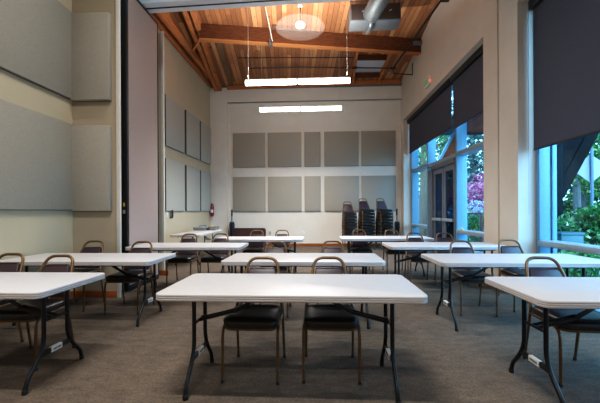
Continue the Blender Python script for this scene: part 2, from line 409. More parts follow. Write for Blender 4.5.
# ------------------------------------------------------------------ windows, door, shades
def frame_bar(bm, y0, y1, z0, z1, x0=XG - .04, x1=XG + .2): box(bm, x0, x1, y0, y1, z0, z1, .004)
w1 = sempty('window_1')
b = B()
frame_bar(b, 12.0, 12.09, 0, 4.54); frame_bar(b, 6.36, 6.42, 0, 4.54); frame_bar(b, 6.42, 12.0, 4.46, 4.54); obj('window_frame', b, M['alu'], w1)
for y0, y1, z0 in ((10.28, 10.36, 0), (8.18, 8.26, 0)):
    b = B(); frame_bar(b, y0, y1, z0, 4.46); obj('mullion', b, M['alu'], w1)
for y0, y1, z in ((10.36, 12.0, 2.66), (8.26, 10.28, 2.6), (6.42, 8.18, 2.62)):
    b = B(); frame_bar(b, y0, y1, z, z + .09, XG - .05); obj('transom', b, M['rail'], w1)
for y0, y1 in ((10.36, 12.0), (6.42, 8.18)):
    b = B(); frame_bar(b, y0, y1, .76, .84, XG - .07); obj('sill_rail', b, M['rail'], w1)
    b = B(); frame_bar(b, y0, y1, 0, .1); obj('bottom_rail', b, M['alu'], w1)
    b = B(); box(b, XG + .12, XG + .13, y0, y1, .1, 4.46); obj('pane', b, M['glass'], w1)
b = B(); box(b, XG + .12, XG + .13, 8.26, 10.28, 2.69, 4.46); obj('pane', b, M['glass'], w1)

d1 = sempty('door_1')
b = B(); frame_bar(b, 9.9, 10.28, 0, 2.5, XG - .03); frame_bar(b, 8.26, 8.31, 0, 2.5, XG - .06); frame_bar(b, 8.31, 9.88, 2.48, 2.6, XG - .06); frame_bar(b, 9.84, 9.9, 0, 2.6, XG - .07)
obj('door_frame', b, M['alu_dark'], d1)
for y0, y1 in ((9.08, 9.83), (8.32, 9.06)):
    b = B(); x0, x1 = XG - .02, XG + .03
    box(b, x0, x1, y0, y0 + .12, .02, 2.47, .004); box(b, x0, x1, y1 - .12, y1, .02, 2.47, .004); box(b, x0, x1, y0 + .12, y1 - .12, 2.33, 2.47); box(b, x0, x1, y0 + .12, y1 - .12, .02, .26)
    lf = obj('door_leaf', b, M['alu_dark'], d1)
    b = B(); box(b, XG, XG + .01, y0 + .12, y1 - .12, .26, 2.33); obj('pane', b, M['glass_door'], lf)
    b = B(); box(b, XG - .1, XG - .05, y0 + .03, y1 - .05, 1.02, 1.1, .012); box(b, XG - .06, XG - .02, y0 + .03, y0 + .1, 1.03, 1.09); box(b, XG - .06, XG - .02, y1 - .13, y1 - .06, 1.03, 1.09)
    obj('push_bar', b, M['rail'], lf)

w2 = sempty('window_2')
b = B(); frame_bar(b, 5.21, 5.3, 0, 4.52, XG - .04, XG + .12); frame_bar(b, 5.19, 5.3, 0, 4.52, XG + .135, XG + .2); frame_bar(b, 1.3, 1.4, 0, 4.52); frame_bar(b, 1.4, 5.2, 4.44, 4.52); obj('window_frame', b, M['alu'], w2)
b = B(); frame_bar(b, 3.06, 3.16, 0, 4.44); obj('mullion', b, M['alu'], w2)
for y0, y1 in ((3.16, 5.2), (1.4, 3.06)):
    b = B(); frame_bar(b, y0, y1, .77, .85, XG - .08); obj('sill_rail', b, M['rail'], w2)
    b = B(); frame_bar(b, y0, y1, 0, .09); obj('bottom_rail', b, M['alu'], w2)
    b = B(); box(b, XG + .14, XG + .15, y0, y1, .09, 4.44); obj('pane', b, M['glass'], w2)

def shade(y0, y1, zb, zt, label):
    o = thing('roller_shade', label, 'window shade', (3.3, (y0 + y1) / 2, zb), 0, 'dark roller shades'); L = (y1 - y0) / 2
    b = B(); n = 24
    loft(b, [[(-.002, -L + .02, 0), (.002, -L + .02, 0), (.002, L - .02, 0), (-.002, L - .02, 0)], [(-.002, -L + .02, zt - zb - .1), (.002, -L + .02, zt - zb - .1), (.002, L - .02, zt - zb - .1), (-.002, L - .02, zt - zb - .1)]])
    obj('shade_fabric', b, M['shade'], o, smooth=False)
    b = B(); box(b, -.008, .008, -L + .02, L - .02, -.025, .005, .003); obj('hem_bar', b, M['navy'], o)
    b = B(); box(b, -.07, .06, -L, L, zt - zb - .14, zt - zb, .01); obj('cassette', b, M['black'], o)
    return o
shade(8.31, 12.07, 3.35, 4.54, 'longer dark roller shade over the glazed double door, lowered a third of the way')
shade(6.38, 8.25, 3.28, 4.54, 'short dark roller shade between the double door and the column')
s3 = shade(1.35, 5.26, 2.235, 4.49, 'large dark roller shade on the near window, lowered below head height')
b = B(); tube(b, [(3.2 - 3.3, 5.2 - 3.305, 2.28), (3.2 - 3.3, 5.2 - 3.305, -1.0)], .004, 6)
b2 = B(); box(b2, 3.10 - .005, 3.125, 5.283, 5.30, 1.1, 1.2); bmesh.ops.delete(b2, geom=b2.verts[:], context='VERTS'); b2.free()
obj('bead_chain', b, M['rail'], s3)

# ------------------------------------------------------------------ folding tables
def tabletop_bm(w, d, H):
    b = B(); R = .06
    prof = [(.012, H - .05), (.002, H - .046), (0, H - .042), (0, H - .034), (.003, H - .032), (.003, H - .029), (0, H - .027), (0, H - .02), (.003, H - .018), (.003, H - .015), (0, H - .013), (0, H - .007), (.002, H - .002), (.006, H)]
    mis = [1, 1, 1, 1, 2, 1, 1, 1, 2, 1, 1, 0, 0]
    loops = []
    for ins, z in prof: loops.append([(x, y, z) for x, y in rrect(w - 2 * ins, d - 2 * ins, R - ins)])
    loft(b, loops, True, mis); return b
def make_table(label, L=1.83, D=.76, H=.755):
    o = thing('folding_table', label, 'table', group='white folding tables')
    obj('tabletop', tabletop_bm(L, D, H), [M['top'], M['edge'], M['groove']], o)
    for s in (-1, 1):
        x = s * (L / 2 - .185)
        for t in (-1, 1):
            b = B()
            path = fillet([(x, t * .12, H - .05), (x, t * .12, .30), (x, t * .17, .20), (x, t * .275, .085), (x, t * .29, 0.012)], [.1, .1, .1, .08, .1], 5)
            tube(b, path, .0155, 10)
            lg = obj('leg', b, M['steel'], o)
            b = B(); lathe(b, [(.017, 0), (.019, .004), (.019, .03), (.017, .034)], (x, t * .29, 0), 12); obj('foot_cap', b, M['black'], lg)
        b = B(); tube(b, [(x, -.155, .225), (x, .155, .225)], .012, 8); box(b, x - .006, x + .006, -.15, .15, .205, .245)
        cb = obj('crossbar', b, M['steel'], o)
        b = B(); box(b, x - .0135, x + .0135, -.06, .05, .204, .246, .001); lb = obj('maker_label', b, [M['label'], M['ink']], cb)
        bmx = B(); bmx.from_mesh(lb.data)
        for q in range(6):
            yy = -.042 + q * .0135
            box(bmx, x - .0142, x + .0142, yy, yy + .009, .218, .232, 0, 1)
        bmx.to_mesh(lb.data); bmx.free()
        b = B(); tube(b, [(x, -.12, .47), (x, .12, .47)], .011, 8); obj('crossbar', b, M['steel'], o)
        b = B(); tube(b, [(x, -.12, H - .062), (x, .12, H - .062)], .014, 8); box(b, x - .02, x + .02, -.2, .2, H - .056, H - .048); obj('hinge_bar', b, M['steel'], o)
        b = B()
        for t in (-.03, .03): bar(b, (x, t, .47), (x - s * .30, t * .8, H - .21), .008, .022)
        tube(b, [(x, -.04, .47), (x, .04, .47)], .009, 8)
        bar(b, (x - s * .28, 0, H - .222), (x - s * .56, 0, H - .055), .012, .028); tube(b, [(x - s * .29, -.035, H - .215), (x - s * .29, .035, H - .215)], .007, 8)
        obj('brace', b, M['steel'], o)
    for t in (-1, 1):
        b = B(); box(b, -(L / 2 - .2), L / 2 - .2, t * .24 - .015, t * .24 + .015, H - .075, H - .048, .004); obj('support_rail', b, M['steel'], o)
    return o
tables = [
    ((-.19, 2.56), -.005, 'white folding table at the front centre, nearest the camera, with two chairs tucked under it'),
    ((-2.835, 2.58), 0, 'white folding table at the near left, cut off by the photo edge'),
    ((2.29, 2.48), 0, 'white folding table at the near right, cut off by the photo edge'),
    ((-.165, 4.02), -.005, 'white folding table directly behind the front centre table'),
    ((-2.785, 3.985), .01, 'white folding table pushed up to the near left wall'),
    ((2.235, 3.985), .005, 'white folding table reaching into the near window bay'),
    ((-2.115, 5.46), .01, 'white folding table beside the pink-grey partition panel'),
    ((2.04, 5.55), 0, 'white folding table touching the column between the windows'),
    ((-1.19, 6.87), 0, 'white folding table in front of the brown folded table at the back left'),
    ((1.39, 7.02), 0, 'white folding table in front of the three chair stacks'),
]
t0 = None
for (p, rz, lb) in tables:
    if t0 is None:
        t0 = make_table(lb); t0.location = (*p, 0); t0.rotation_euler.z = rz
    else: dup(t0, (*p, 0), rz, lb, 'white folding tables')
side = make_table('longer white folding table set lengthwise along the rear left wall', 2.3)
side.location = (-3.22, 8.95, 0); side.rotation_euler.z = PI / 2 + .06

# ------------------------------------------------------------------ banquet chairs
def make_chair(label):
    o = thing('banquet_chair', label, 'chair')
    for s in (-1, 1):
        b = B(); path = fillet([(s * .212, -.232, .012), (s * .212, -.225, .425), (s * .205, .15, .425)], .09, 7)
        tube(b, path, .0115, 8); lg = obj('leg', b, M['bronze'], o)
        b = B(); lathe(b, [(.012, 0), (.015, .003), (.015, .02), (.012, .026)], (s * .212, -.232, 0), 10); obj('foot_glide', b, M['glide'], lg)
        b = B(); path = fillet([(s * .208, .232, .012), (s * .204, .16, .40), (s * .203, .15, .47)], .08, 5)
        tube(b, path, .0115, 8); lg = obj('leg', b, M['bronze'], o)
        b = B(); lathe(b, [(.012, 0), (.015, .003), (.015, .02), (.012, .026)], (s * .208, .232, 0), 10); obj('foot_glide', b, M['glide'], lg)
    # arch of the back frame: tapers upward, leans back
    def bp(x, z): return (x, .15 + (z - .47) * .47 + max(0, z - .47) ** 2 * .1, z)
    pts = [bp(-.203, .45), bp(-.196, .50), bp(-.126, .872), bp(.126, .872), bp(.196, .50), bp(.203, .45)]
    b = B(); tube(b, fillet(pts, [.0, .1, .085, .085, .1, 0], 10), .0142, 10); obj('back_frame', b, M['bronze'], o)
    # seat frame and cushion
    b = B(); loops = [[(x, y - .045, z) for x, y in rrect(w, d, .05)] for w, d, z in ((.385, .40, .405), (.40, .41, .41), (.40, .41, .425))]
    loft(b, loops); obj('seat_frame', b, M['bronze'], o)
    b = B(); prof = [(.395, .42, .425), (.412, .435, .432), (.418, .44, .455), (.412, .435, .478), (.39, .415, .492), (.33, .35, .502), (.2, .22, .506)]
    loft(b, [[(x, y - .05, z) for x, y in rrect(w, d, .07 if w > .3 else .05)] for w, d, z in prof]); st = obj('seat', b, M['seat'], o)
    b = B(); lp = [(x, y - .05, .478) for x, y in rrect(.416, .439, .07)]; tube(b, lp + lp[:1], .0045, 6, False); obj('piping', b, M['seat'], st)
    # back pad
    b = B(); loops = []
    zs = [.505, .515, .54, .62, .70, .76, .785, .793]
    for i, z in enumerate(zs):
        hw = .178 - (z - .505) * .205; th = .02 if 1 < i < 6 else (.014 if i in (1, 6) else .006)
        ins = .012 if i in (0, 7) else (.004 if i in (1, 6) else 0); y = bp(0, z)[1]; hw -= ins; r = .012
        loops.append([(x, y + yy, z) for x, yy in rrect(2 * hw, 2 * th, min(r, th * .8), 3)])
    loft(b, loops); bk = obj('backrest', b, M['pad'], o)
    b = B(); p = [(-.17, bp(0, .515)[1] - .017, .515), (-.113, bp(0, .785)[1] - .017, .785), (.113, bp(0, .785)[1] - .017, .785), (.17, bp(0, .515)[1] - .017, .515)]
    tube(b, p + p[:1], .004, 6, False); obj('piping', b, M['pad'], bk)
    return o
G = 'banquet chairs at the tables'
chairs = [
    (-.51, 2.74, -.02, 'bronze-framed chair tucked under the front centre table, the one nearer the left wall'),
    (.105, 2.765, .0, 'bronze-framed chair tucked under the front centre table, the one nearer the windows'),
    (-3.18, 2.98, .03, 'bronze-framed chair at the near left table, the one cut off by the photo edge'),
    (-2.55, 2.86, .04, 'bronze-framed chair at the near left table, near the end with the open leg frame'),
    (2.02, 2.79, -.03, 'dark-framed chair tucked under the near right table'),
    (-3.30, 4.46, .05, 'banquet chair at the table against the near left wall, on its wall side'),
    (-2.51, 4.36, .04, 'banquet chair at the table against the near left wall, in front of the partition panel'),
    (-.58, 4.33, 0, 'banquet chair behind the second centre table, the one nearer the partition'),
    (.214, 4.42, 0, 'banquet chair behind the second centre table, the one nearer the windows'),
    (2.0, 4.45, -.03, 'banquet chair at the near window bay table, in front of the glazed door'),
    (2.75, 4.63, -.05, 'banquet chair at the near window bay table, in front of the column'),
    (-2.45, 5.99, .03, 'banquet chair at the table beside the partition panel, in front of the side table'),
    (-1.86, 6.03, 0, 'banquet chair at the table beside the partition panel, on its open end'),
    (1.85, 6.14, -.02, 'banquet chair at the table touching the column, on its open end'),
    (2.40, 6.13, -.02, 'banquet chair at the table touching the column, in front of the door'),
    (-1.35, 7.10, 0, 'banquet chair in front of the brown folded table at the back left'),
    (-.79, 7.20, 0, 'banquet chair at the back left table, on its end toward the room centre'),
    (.94, 7.21, 0, 'banquet chair in front of the leftmost chair stack'),
    (1.655, 7.19, 0, 'banquet chair in front of the stack nearest the windows'),
]
c0 = None
for x, y, rz, lb in chairs:
    if c0 is None:
        c0 = make_chair(lb); c0['group'] = G; c0.location = (x, y, 0); c0.rotation_euler.z = rz
    else: dup(c0, (x, y, 0), rz, lb, G)
names = ['bottom', 'second', 'third', 'fourth', 'fifth', 'sixth', 'seventh', 'eighth', 'ninth']
for si, (x, y, n, rz) in enumerate(((1.12, 11.45, 8, .1), (1.70, 11.5, 9, .22), (2.30, 11.5, 9, .22))):
    sn = ('leftmost chair stack, the lowest of the three', 'middle chair stack of the three', 'chair stack nearest the window wall')[si]
    for k in range(n):
        lb = ('topmost' if k == n - 1 else names[k] + ('' if k == 0 else ' from the floor')) + f' banquet chair in the {sn}'
        dup(c0, (x - .004 * k, y - .012 * k, .1065 * k), rz, lb, 'stacked banquet chairs at the back wall')

# ------------------------------------------------------------------ suspended linear lights
def linear_light(x0, x1, y, z, label):
    o = thing('pendant_light', label, 'light', ((x0 + x1) / 2, y, z), 0, 'suspended linear lights'); L = (x1 - x0) / 2
    b = B(); box(b, -L, L, -.03, .03, .05, .09, .006); obj('housing', b, M['housing'], o)
    for s in (-1, 1):
        b = B(); tube(b, [(s * L, 0, .01), (s * L * .52, 0, .01), (s * .035, 0, .01)], .06, 14); obj('tube', b, M['tube'], o)
    b = B(); box(b, -.03, .03, -.035, .035, -.03, .07, .005); obj('lamp_holder', b, M['housing'], o)
    for s in (-1, 1):
        x = s * (L - .06); zt = roofz((x0 + x1) / 2 + x, y) - z
        b = B(); tube(b, [(x, 0, .08), (x, 0, zt)], .003, 6); obj('suspension_cable', b, M['cable'], o)
    return o
linear_light(-1.65, .77, 7.72, 4.30, 'glowing two-tube linear pendant nearer the partition header')
linear_light(-1.70, .74, 9.95, 4.35, 'glowing two-tube linear pendant nearer the back wall')

# pendant lamp with clear acrylic disc
o = thing('disc_pendant', 'white pendant lamp under a broad clear disc hanging before the beam', 'light', (-.385, 8.08, 5.82))
zt = roofz(-.385, 8.08) - 5.82
b = B(); lathe(b, [(.59, 0), (.592, .004), (.592, .01), (.59, .014)], (0, 0, -.075), 64); obj('disc', b, M['disc'], o)
b = B(); lathe(b, [(.02, .1), (.06, .095), (.105, .06), (.12, .02), (.11, -.01), (.08, -.02)], (0, 0, 0), 28); obj('lamp_body', b, M['housing'], o)
b = B(); lathe(b, [(.075, -.03), (.105, -.022), (.105, -.012), (.075, -.012)], (0, 0, 0), 28); obj('lens', b, M['lampglow'], o)
b = B(); tube(b, [(0, 0, .09), (0, 0, zt)], .014, 8); obj('stem', b, M['conduit'], o)
b = B(); lathe(b, [(.03, .44), (.06, .46), (.06, .5), (.03, .53)], (0, 0, 0), 16); obj('collar', b, M['housing'], o)
b = B(); lathe(b, [(.03, -.04), (.07, -.01), (.07, .005)], (0, 0, zt - .006), 16); obj('canopy', b, M['housing'], o)

# conduit, junction box on the beam
o = thing('junction_box', 'grey junction box with conduit fixed under the wood beam', 'junction box', (-1.27, 9.25, 5.93))
b = B(); box(b, -.06, .06, -.06, .06, -.01, .07, .008); obj('box', b, M['conduit'], o)
b = B(); tube(b, fillet([(-.0, -.05, .03), (.0, -.17, .03), (.03, -.17, .38), (1.1, -.03, .36)], .06), .013, 8); obj('conduit', b, M['conduit'], o)
b = B(); tube(b, [(.08, -.22, .02), (-.02, -.8, .60)], .012, 8); obj('conduit', b, M['cable'], o)
# black sprinkler pipes
o = thing('sprinkler_pipe', 'black iron sprinkler pipe running along the window wall and across the wood ceiling', 'pipe', (2.5, 11.1, 6.05))
def L_(p): return (p[0] - 2.5, p[1] - 11.1, p[2] - 6.05)
b = B(); tube(b, [L_((2.99, 6.2, 6.42)), L_((2.9, 7.93, 6.19)), L_((2.42, 10.64, 5.80))], .028, 8); obj('main_pipe', b, M['pipe'], o)
b = B(); tube(b, [L_((2.42, 10.64, 5.80)), L_((-.51, 10.38, 5.80)), L_((-2.13, 10.33, 5.79))], .02, 8); obj('branch_pipe', b, M['pipe'], o)
for q in ((2.42, 10.64), (1.2, 10.53)):
    b = B(); tube(b, [L_((q[0] - .08, q[1], 5.80)), L_((q[0] + .08, q[1], 5.80))], .04, 8); obj('fitting', b, M['pipe'], o)
b = B(); tube(b, [L_((2.42, 10.64, 5.8)), L_((2.46, 10.7, 5.66)), L_((3.09, 10.9, 5.68)), L_((3.09, 10.9, 6.05))], .018, 8); obj('wall_bracket', b, M['pipe'], o)
b = B(); tube(b, [L_((2.9, 7.93, 6.19)), L_((3.1, 7.95, 6.2))], .024, 8); obj('wall_bracket', b, M['pipe'], o)
for x in (-1.9, -.2, 1.0):
    b = B(); tube(b, [L_((x, 10.42 + .085 * x, 5.8)), L_((x, 10.42 + .085 * x, roofz(x, 10.42)))], .006, 6); obj('hanger_rod', b, M['pipe'], o)
b = B(); tube(b, [(-2.5, 10.58, roofz(-2.5, 10.58) - .015), (1.22, 10.82, roofz(1.22, 10.82) - .015)], .013, 8)
tag(obj('ceiling_conduit', b, M['pipe']), 'thin dark conduit clipped straight across the ceiling planks', 'conduit')
# fan coil unit and spiral duct
o = thing('air_handler', 'grey metal box air handler with dark front hung below the planks', 'air unit', (1.41, 8.15, 5.78))
b = B(); box(b, -.6, .58, -.25, .22, 0, .40, .008); obj('cabinet', b, M['hvac'], o)
b = B(); box(b, -.575, .555, -.262, -.25, .02, .385, .003); gr = obj('front_panel', b, M['hvac_dark'], o)
for x in (-.33, .3):
    b = B(); tube(b, [(x, -.275, .2), (x + .06, -.275, .23)], .01, 6); obj('panel_latch', b, M['rail'], gr)
for x in (-.55, .53):
    for y in (-.2, .18):
        b = B(); tube(b, [(x, y, .39), (x, y, roofz(1.41 + x, 8.15 + y) - 5.78)], .008, 6); obj('hanger_rod', b, M['conduit'], o)
b = B(); tube(b, fillet([(-.1, -.2, .0), (-.1, -.16, -.06), (-.13, .12, -.07), (-.15, .2, -.05)], .06), [.06] * 8 + [.045] * 8, 12); obj('drain_pipe', b, M['duct'], o)
o = thing('spiral_duct', 'round galvanised spiral duct entering the air handler front', 'duct', (1.31, 7.88, 5.93))
b = B(); pts = []; rs = []
for k in range(90):
    t = k / 89; pts.append((.03 * t, .02 - 1.5 * t, -.38 * t)); rs.append(.186 if k % 6 else .196)
tube(b, pts, rs, 24); obj('duct_body', b, M['duct'], o)
for yy, zz in ((-.55, -.14), (-1.15, -.29)):
    b = B(); tube(b, [(.2, yy, zz), (.2, yy, roofz(1.5, 7.88 + yy) - 5.93)], .006, 6); tube(b, [(-.18, yy, zz), (-.18, yy, roofz(1.1, 7.88 + yy) - 5.93)], .006, 6); obj('hanger_rod', b, M['conduit'], o)
b = B(); tube(b, [(0, .0, 0), (.001, -.06, -.015)], .205, 24); obj('collar', b, M['hvac'], o)

# ------------------------------------------------------------------ exit sign
o = thing('exit_sign', 'small green-lettered exit sign on the wall above the far window', 'sign', (XR, 9.35, 4.72))
b = B(); box(b, -.07, 0, -.19, .17, 0, .25, .008); obj('housing', b, M['sign_white'], o)
b = B()
def stroke(x0, z0, x1, z1, w=.022):
    # letter axis runs toward -Y when read from inside the room
    bar(b, (-.0735, -x0, z0), (-.0735, -x1, z1), .005, w) if False else None
    d = Vector((0, -(x1 - x0), z1 - z0)); n = Vector((0, d.z, -d.y)).normalized() * w / 2; a = Vector((-.0705, -x0, z0)); c = Vector((-.0705, -x1, z1)); e = Vector((-.004, 0, 0))
    loft(b, [[a + n, a - n, c - n, c + n], [a + n + e, a - n + e, c - n + e, c + n + e]])
u = -.145
for (x0, z0, x1, z1) in ((u, .05, u, .2), (u, .06, u + .055, .06), (u, .125, u + .05, .125), (u, .19, u + .055, .19), (u + .08, .05, u + .14, .2), (u + .14, .05, u + .08, .2), (u + .17, .05, u + .17, .2), (u + .2, .19, u + .27, .19), (u + .235, .05, u + .235, .2)): stroke(x0, z0, x1, z1)
obj('lettering', b, M['green'], o, smooth=False)
b = B(); lathe(b, [(.012, 0), (.016, .01), (.01, .02)], (0, 0, 0), 10); l = obj('indicator_lamp', b, M['led'], o); l.location = (-.035, -.188, .1); l.rotation_euler.x = PI / 2

# ------------------------------------------------------------------ small wall and floor things
o = thing('fire_extinguisher', 'red fire extinguisher hung on the rear left wall by the back corner', 'fire extinguisher', (XLR + .1, 12.2, 1.12))
b = B(); lathe(b, [(.045, 0), (.055, .015), (.055, .34), (.045, .39), (.022, .42)], (0, 0, 0), 20); obj('cylinder', b, M['red'], o)
b = B(); lathe(b, [(.0565, .15), (.0565, .26)], (0, 0, 0), 20); obj('label_band', b, M['label'], o)
b = B(); tube(b, [(0, 0, .41), (0, 0, .46)], .025, 10); box(b, -.02, .02, -.09, .03, .455, .475, .004); box(b, -.015, .015, -.08, .02, .50, .512, .003); tube(b, [(0, .02, .46), (0, .02, .51)], .01, 6); obj('handle', b, M['black'], o)
b = B(); tube(b, fillet([(.02, 0, .44), (.07, -.02, .44), (.078, -.03, .1), (.07, -.03, .04)], .05), .01, 8); obj('hose', b, M['black'], o)
b = B(); box(b, -.1, -.07, -.03, .03, .1, .4, .004); obj('wall_hook', b, M['grey_trim'], o)
o = thing('light_switch', 'white switch plate on the rear left wall beside the pocket', 'switch', (XLR, 8.68, 1.17))
b = B(); box(b, 0, .012, -.04, .04, 0, .14, .003); obj('plate', b, M['label'], o)
b = B(); box(b, .012, .02, -.012, .012, .045, .095, .002); obj('toggle', b, M['housing'], o)
o = thing('wall_handset', 'dark grey handset in its cradle on the rear left wall', 'handset', (XLR, 8.88, 1.12))
b = B(); box(b, 0, .04, -.035, .035, 0, .2, .008); obj('cradle', b, M['grey_trim'], o)
b = B(); tube(b, fillet([(.05, 0, .01), (.075, 0, .05), (.075, 0, .2), (.05, 0, .23)], .03), .022, 8); obj('receiver', b, M['navy'], o)
for x, m, lb in ((-.51, 'label', 'white outlet plate low on the back wall near its middle'), (-1.77, 'wall_tan', 'tan outlet plate low on the back wall beside the brown folded table')):
    o = thing('wall_outlet', lb, 'outlet', (x, YB, .43), 0, 'outlet plates on the back wall')
    b = B(); box(b, -.04, .04, -.01, 0, 0, .12, .003); pl = obj('plate', b, M[m], o)
    for z in (.03, .075):
        b = B(); box(b, -.012, .012, -.013, -.009, z, z + .02, .002); obj('socket', b, M['edge'], o)
def umbrella(x, y, m, label):
    o = thing('furled_umbrella', label, 'umbrella', (x, y, 0), 0, 'furled umbrellas by the back wall')
    b = B(); lathe(b, [(.012, 0), (.02, .05), (.05, .3), (.085, .62), (.09, .8), (.07, .86), (.04, .9)], (0, 0, .05), 10)
    for v in b.verts:
        a = math.atan2(v.co.y, v.co.x); k = 1 + .16 * math.cos(5 * a); v.co.x *= k; v.co.y *= k
    obj('canopy', b, M[m], o)
    b = B(); lathe(b, [(.055, .88), (.06, .9), (.06, .93), (.05, .95)], (0, 0, 0), 14); obj('tie', b, M['rail'], o)
    b = B(); tube(b, [(0, 0, .0), (0, 0, 1.36)], .02, 10); obj('shaft', b, M['black'], o)
    b = B(); lathe(b, [(.028, 1.14), (.032, 1.16), (.032, 1.34), (.022, 1.38)], (0, 0, 0), 12); obj('grip', b, M['navy'], o)
umbrella(-3.15, 12.2, 'navy', 'navy furled umbrella standing upright at the back left corner')
umbrella(2.86, 12.1, 'black', 'black furled umbrella standing upright beside the last chair stack')
# brown folded table leaning on the back wall
o = thing('folded_table', 'dark brown folded table stood on its long edge against the back wall', 'table', (-2.55, 12.28, 0)); o.rotation_euler.x = -.06
b = B(); pts = rrect(1.26, .66, .07)
loft(b, [[(x, -.02, y + .335) for x, y in pts], [(x, .02, y + .335) for x, y in pts]]); obj('tabletop', b, M['brown'], o)
b = B(); pa = rrect(1.27, .67, .075); lp = [(x, 0, y + .338) for x, y in pa]; tube(b, lp + lp[:1], .012, 6, False); obj('edge_banding', b, M['black'], o)
for s in (-1, 1):
    b = B(); tube(b, [(s * .4, .035, .1), (s * .4, .035, .58)], .014, 8); tube(b, [(s * .4 - .2 * s, .035, .1), (s * .4 - .2 * s, .035, .58)], .014, 8); tube(b, [(s * .4 - .2 * s, .035, .34), (s * .4, .035, .34)], .01, 8); obj('leg_frame', b, M['steel'], o)
# trays on the side table
TZ = .755
o = thing('serving_tray', 'low grey serving tray at the far end of the side table', 'tray', (-3.42, 9.75, TZ))
b = B(); loft(b, [[(x, y, z) for x, y in rrect(w, d, .04)] for w, d, z in ((.36, .42, 0), (.4, .46, .08), (.42, .48, .085), (.39, .45, .075), (.35, .41, .012))]); obj('tray_body', b, M['clear'], o)
b = B(); box(b, -.15, .15, -.18, .18, .012, .1, .03); obj('covered_contents', b, M['rail'], o)
b = B(); tube(b, fillet([(-.02, -.14, .09), (-.02, -.14, .13), (.08, .1, .13), (.08, .1, .09)], .03), .01, 8); obj('carry_handle', b, M['black'], o)
o = thing('plastic_tub', 'clear plastic tub at the far end of the side table by the room side', 'tub', (-3.07, 9.78, TZ))
b = B(); loft(b, [[(x, y, z) for x, y in rrect(w, d, .03)] for w, d, z in ((.2, .3, 0), (.23, .33, .1), (.25, .35, .105), (.22, .32, .1), (.19, .29, .008))]); obj('tub_body', b, M['clear'], o)
b = B(); lathe(b, [(.03, 0), (.042, .01), (.048, .12), (.044, .125), (.036, .02)], (-3.1, 9.7, TZ + .012), 14)
tag(obj('yellow_cup', b, M['yellow']), 'yellow cup standing in the plastic tub on the side table', 'cup')
# crumpled rag on the sill rail beside the door
b = B(); bmesh.ops.create_icosphere(b, subdivisions=3, radius=.035)
rnd = random.Random(3)
for v in b.verts:
    k = 1 + .35 * math.sin(v.co.x * 90 + v.co.y * 60) * math.cos(v.co.z * 80); v.co = Vector((v.co.x * .8 * k, v.co.y * 1.4 * k, max(v.co.z * k, -.025)))
tag(obj('crumpled_rag', b, M['rag'], loc=(XG - .025, 7.95, .866)), 'small crumpled yellow rag lying on the sill rail beside the glazed door', 'rag')

# ------------------------------------------------------------------ outdoors
struct(obj('ground_paving', bx(3.5, 9.2, -6, 18, -.3, -.02), M['ground']))
struct(obj('ground_road', bx(9.2, 22, -10, 45, -.34, -.06), M['road']))
struct(obj('ground_lawn', bx(3.5, 9.2, 18, 45, -.34, -.05), M['lawn']))
struct(obj('ground_verge', bx(22, 60, -10, 70, -.34, -.04), M['lawn']))
def leaves(spec, size, seed, squash=1):
    """spec: list of (centre, radius, count); each leaf is a small folded blade"""
    R = random.Random(seed); vs = []; fs = []
    for c, r, n in spec:
        for _ in range(n):
            while True:
                p = Vector((R.uniform(-1, 1), R.uniform(-1, 1), R.uniform(-1, 1)))
                if .25 < p.length < 1: break
            p = p.normalized() * (p.length ** .5); q = Vector(c) + Vector((p.x * r[0], p.y * r[1], p.z * r[2]))
            if q.z < .02: q.z = .02 + abs(q.z) * .2
            d = Vector((R.gauss(0, 1), R.gauss(0, 1), R.gauss(0, .7))).normalized(); e = d.cross(Vector((R.gauss(0, 1), R.gauss(0, 1), R.gauss(0, 1)))).normalized()
            s = size * R.uniform(.6, 1.3); k = len(vs); nn = d.cross(e) * s * .12
            vs += [q - d * s * .5, q + e * s * .3 + nn, q + d * s * .5, q - e * s * .3 + nn]; fs.append((k, k + 1, k + 2, k + 3))
    return vs, fs
def foliage(name, spec, size, seed, mat, parent):
    vs, fs = leaves(spec, size, seed); me = bpy.data.meshes.new(name); me.from_pydata([tuple(v) for v in vs], [], fs); me.materials.append(mat)
    o = bpy.data.objects.new(name, me); COL.objects.link(o); o.parent = parent; return o
def tree(x, y, h, r, mat, bark, label, seed, trunk_r=.18, n=2600, size=.3, low=.25, group='trees outside the windows'):
    o = thing('tree', label, 'tree', (x, y, -.05), 0, group); R = random.Random(seed)
    b = B(); tube(b, [(0, 0, 0), (R.uniform(-.1, .1), R.uniform(-.1, .1), h * .35), (R.uniform(-.2, .2), 0, h * .85)], [trunk_r, trunk_r * .8, trunk_r * .3], 10)
    tk = obj('trunk', b, bark, o)
    for k in range(5):
        a = R.uniform(0, 6.28); z = h * R.uniform(low + .1, .7)
        b = B(); tube(b, [(0, 0, z), (math.cos(a) * r * .4, math.sin(a) * r * .4, z + .5), (math.cos(a) * r * .8, math.sin(a) * r * .8, z + .8)], [trunk_r * .35, trunk_r * .25, trunk_r * .1], 6); obj('branch', b, bark, o)
    spec = []
    for k in range(9):
        a = R.uniform(0, 6.28); d = R.uniform(0, .6) * r; z = h * (low + (1 - low) * (k + .5) / 9); rr = r * (.75 - .35 * abs((z / h) - .6))
        spec.append(((math.cos(a) * d, math.sin(a) * d, z), (rr, rr, h * .14), n // 9))
    foliage('crown', spec, size, seed + 50, mat, o); return o
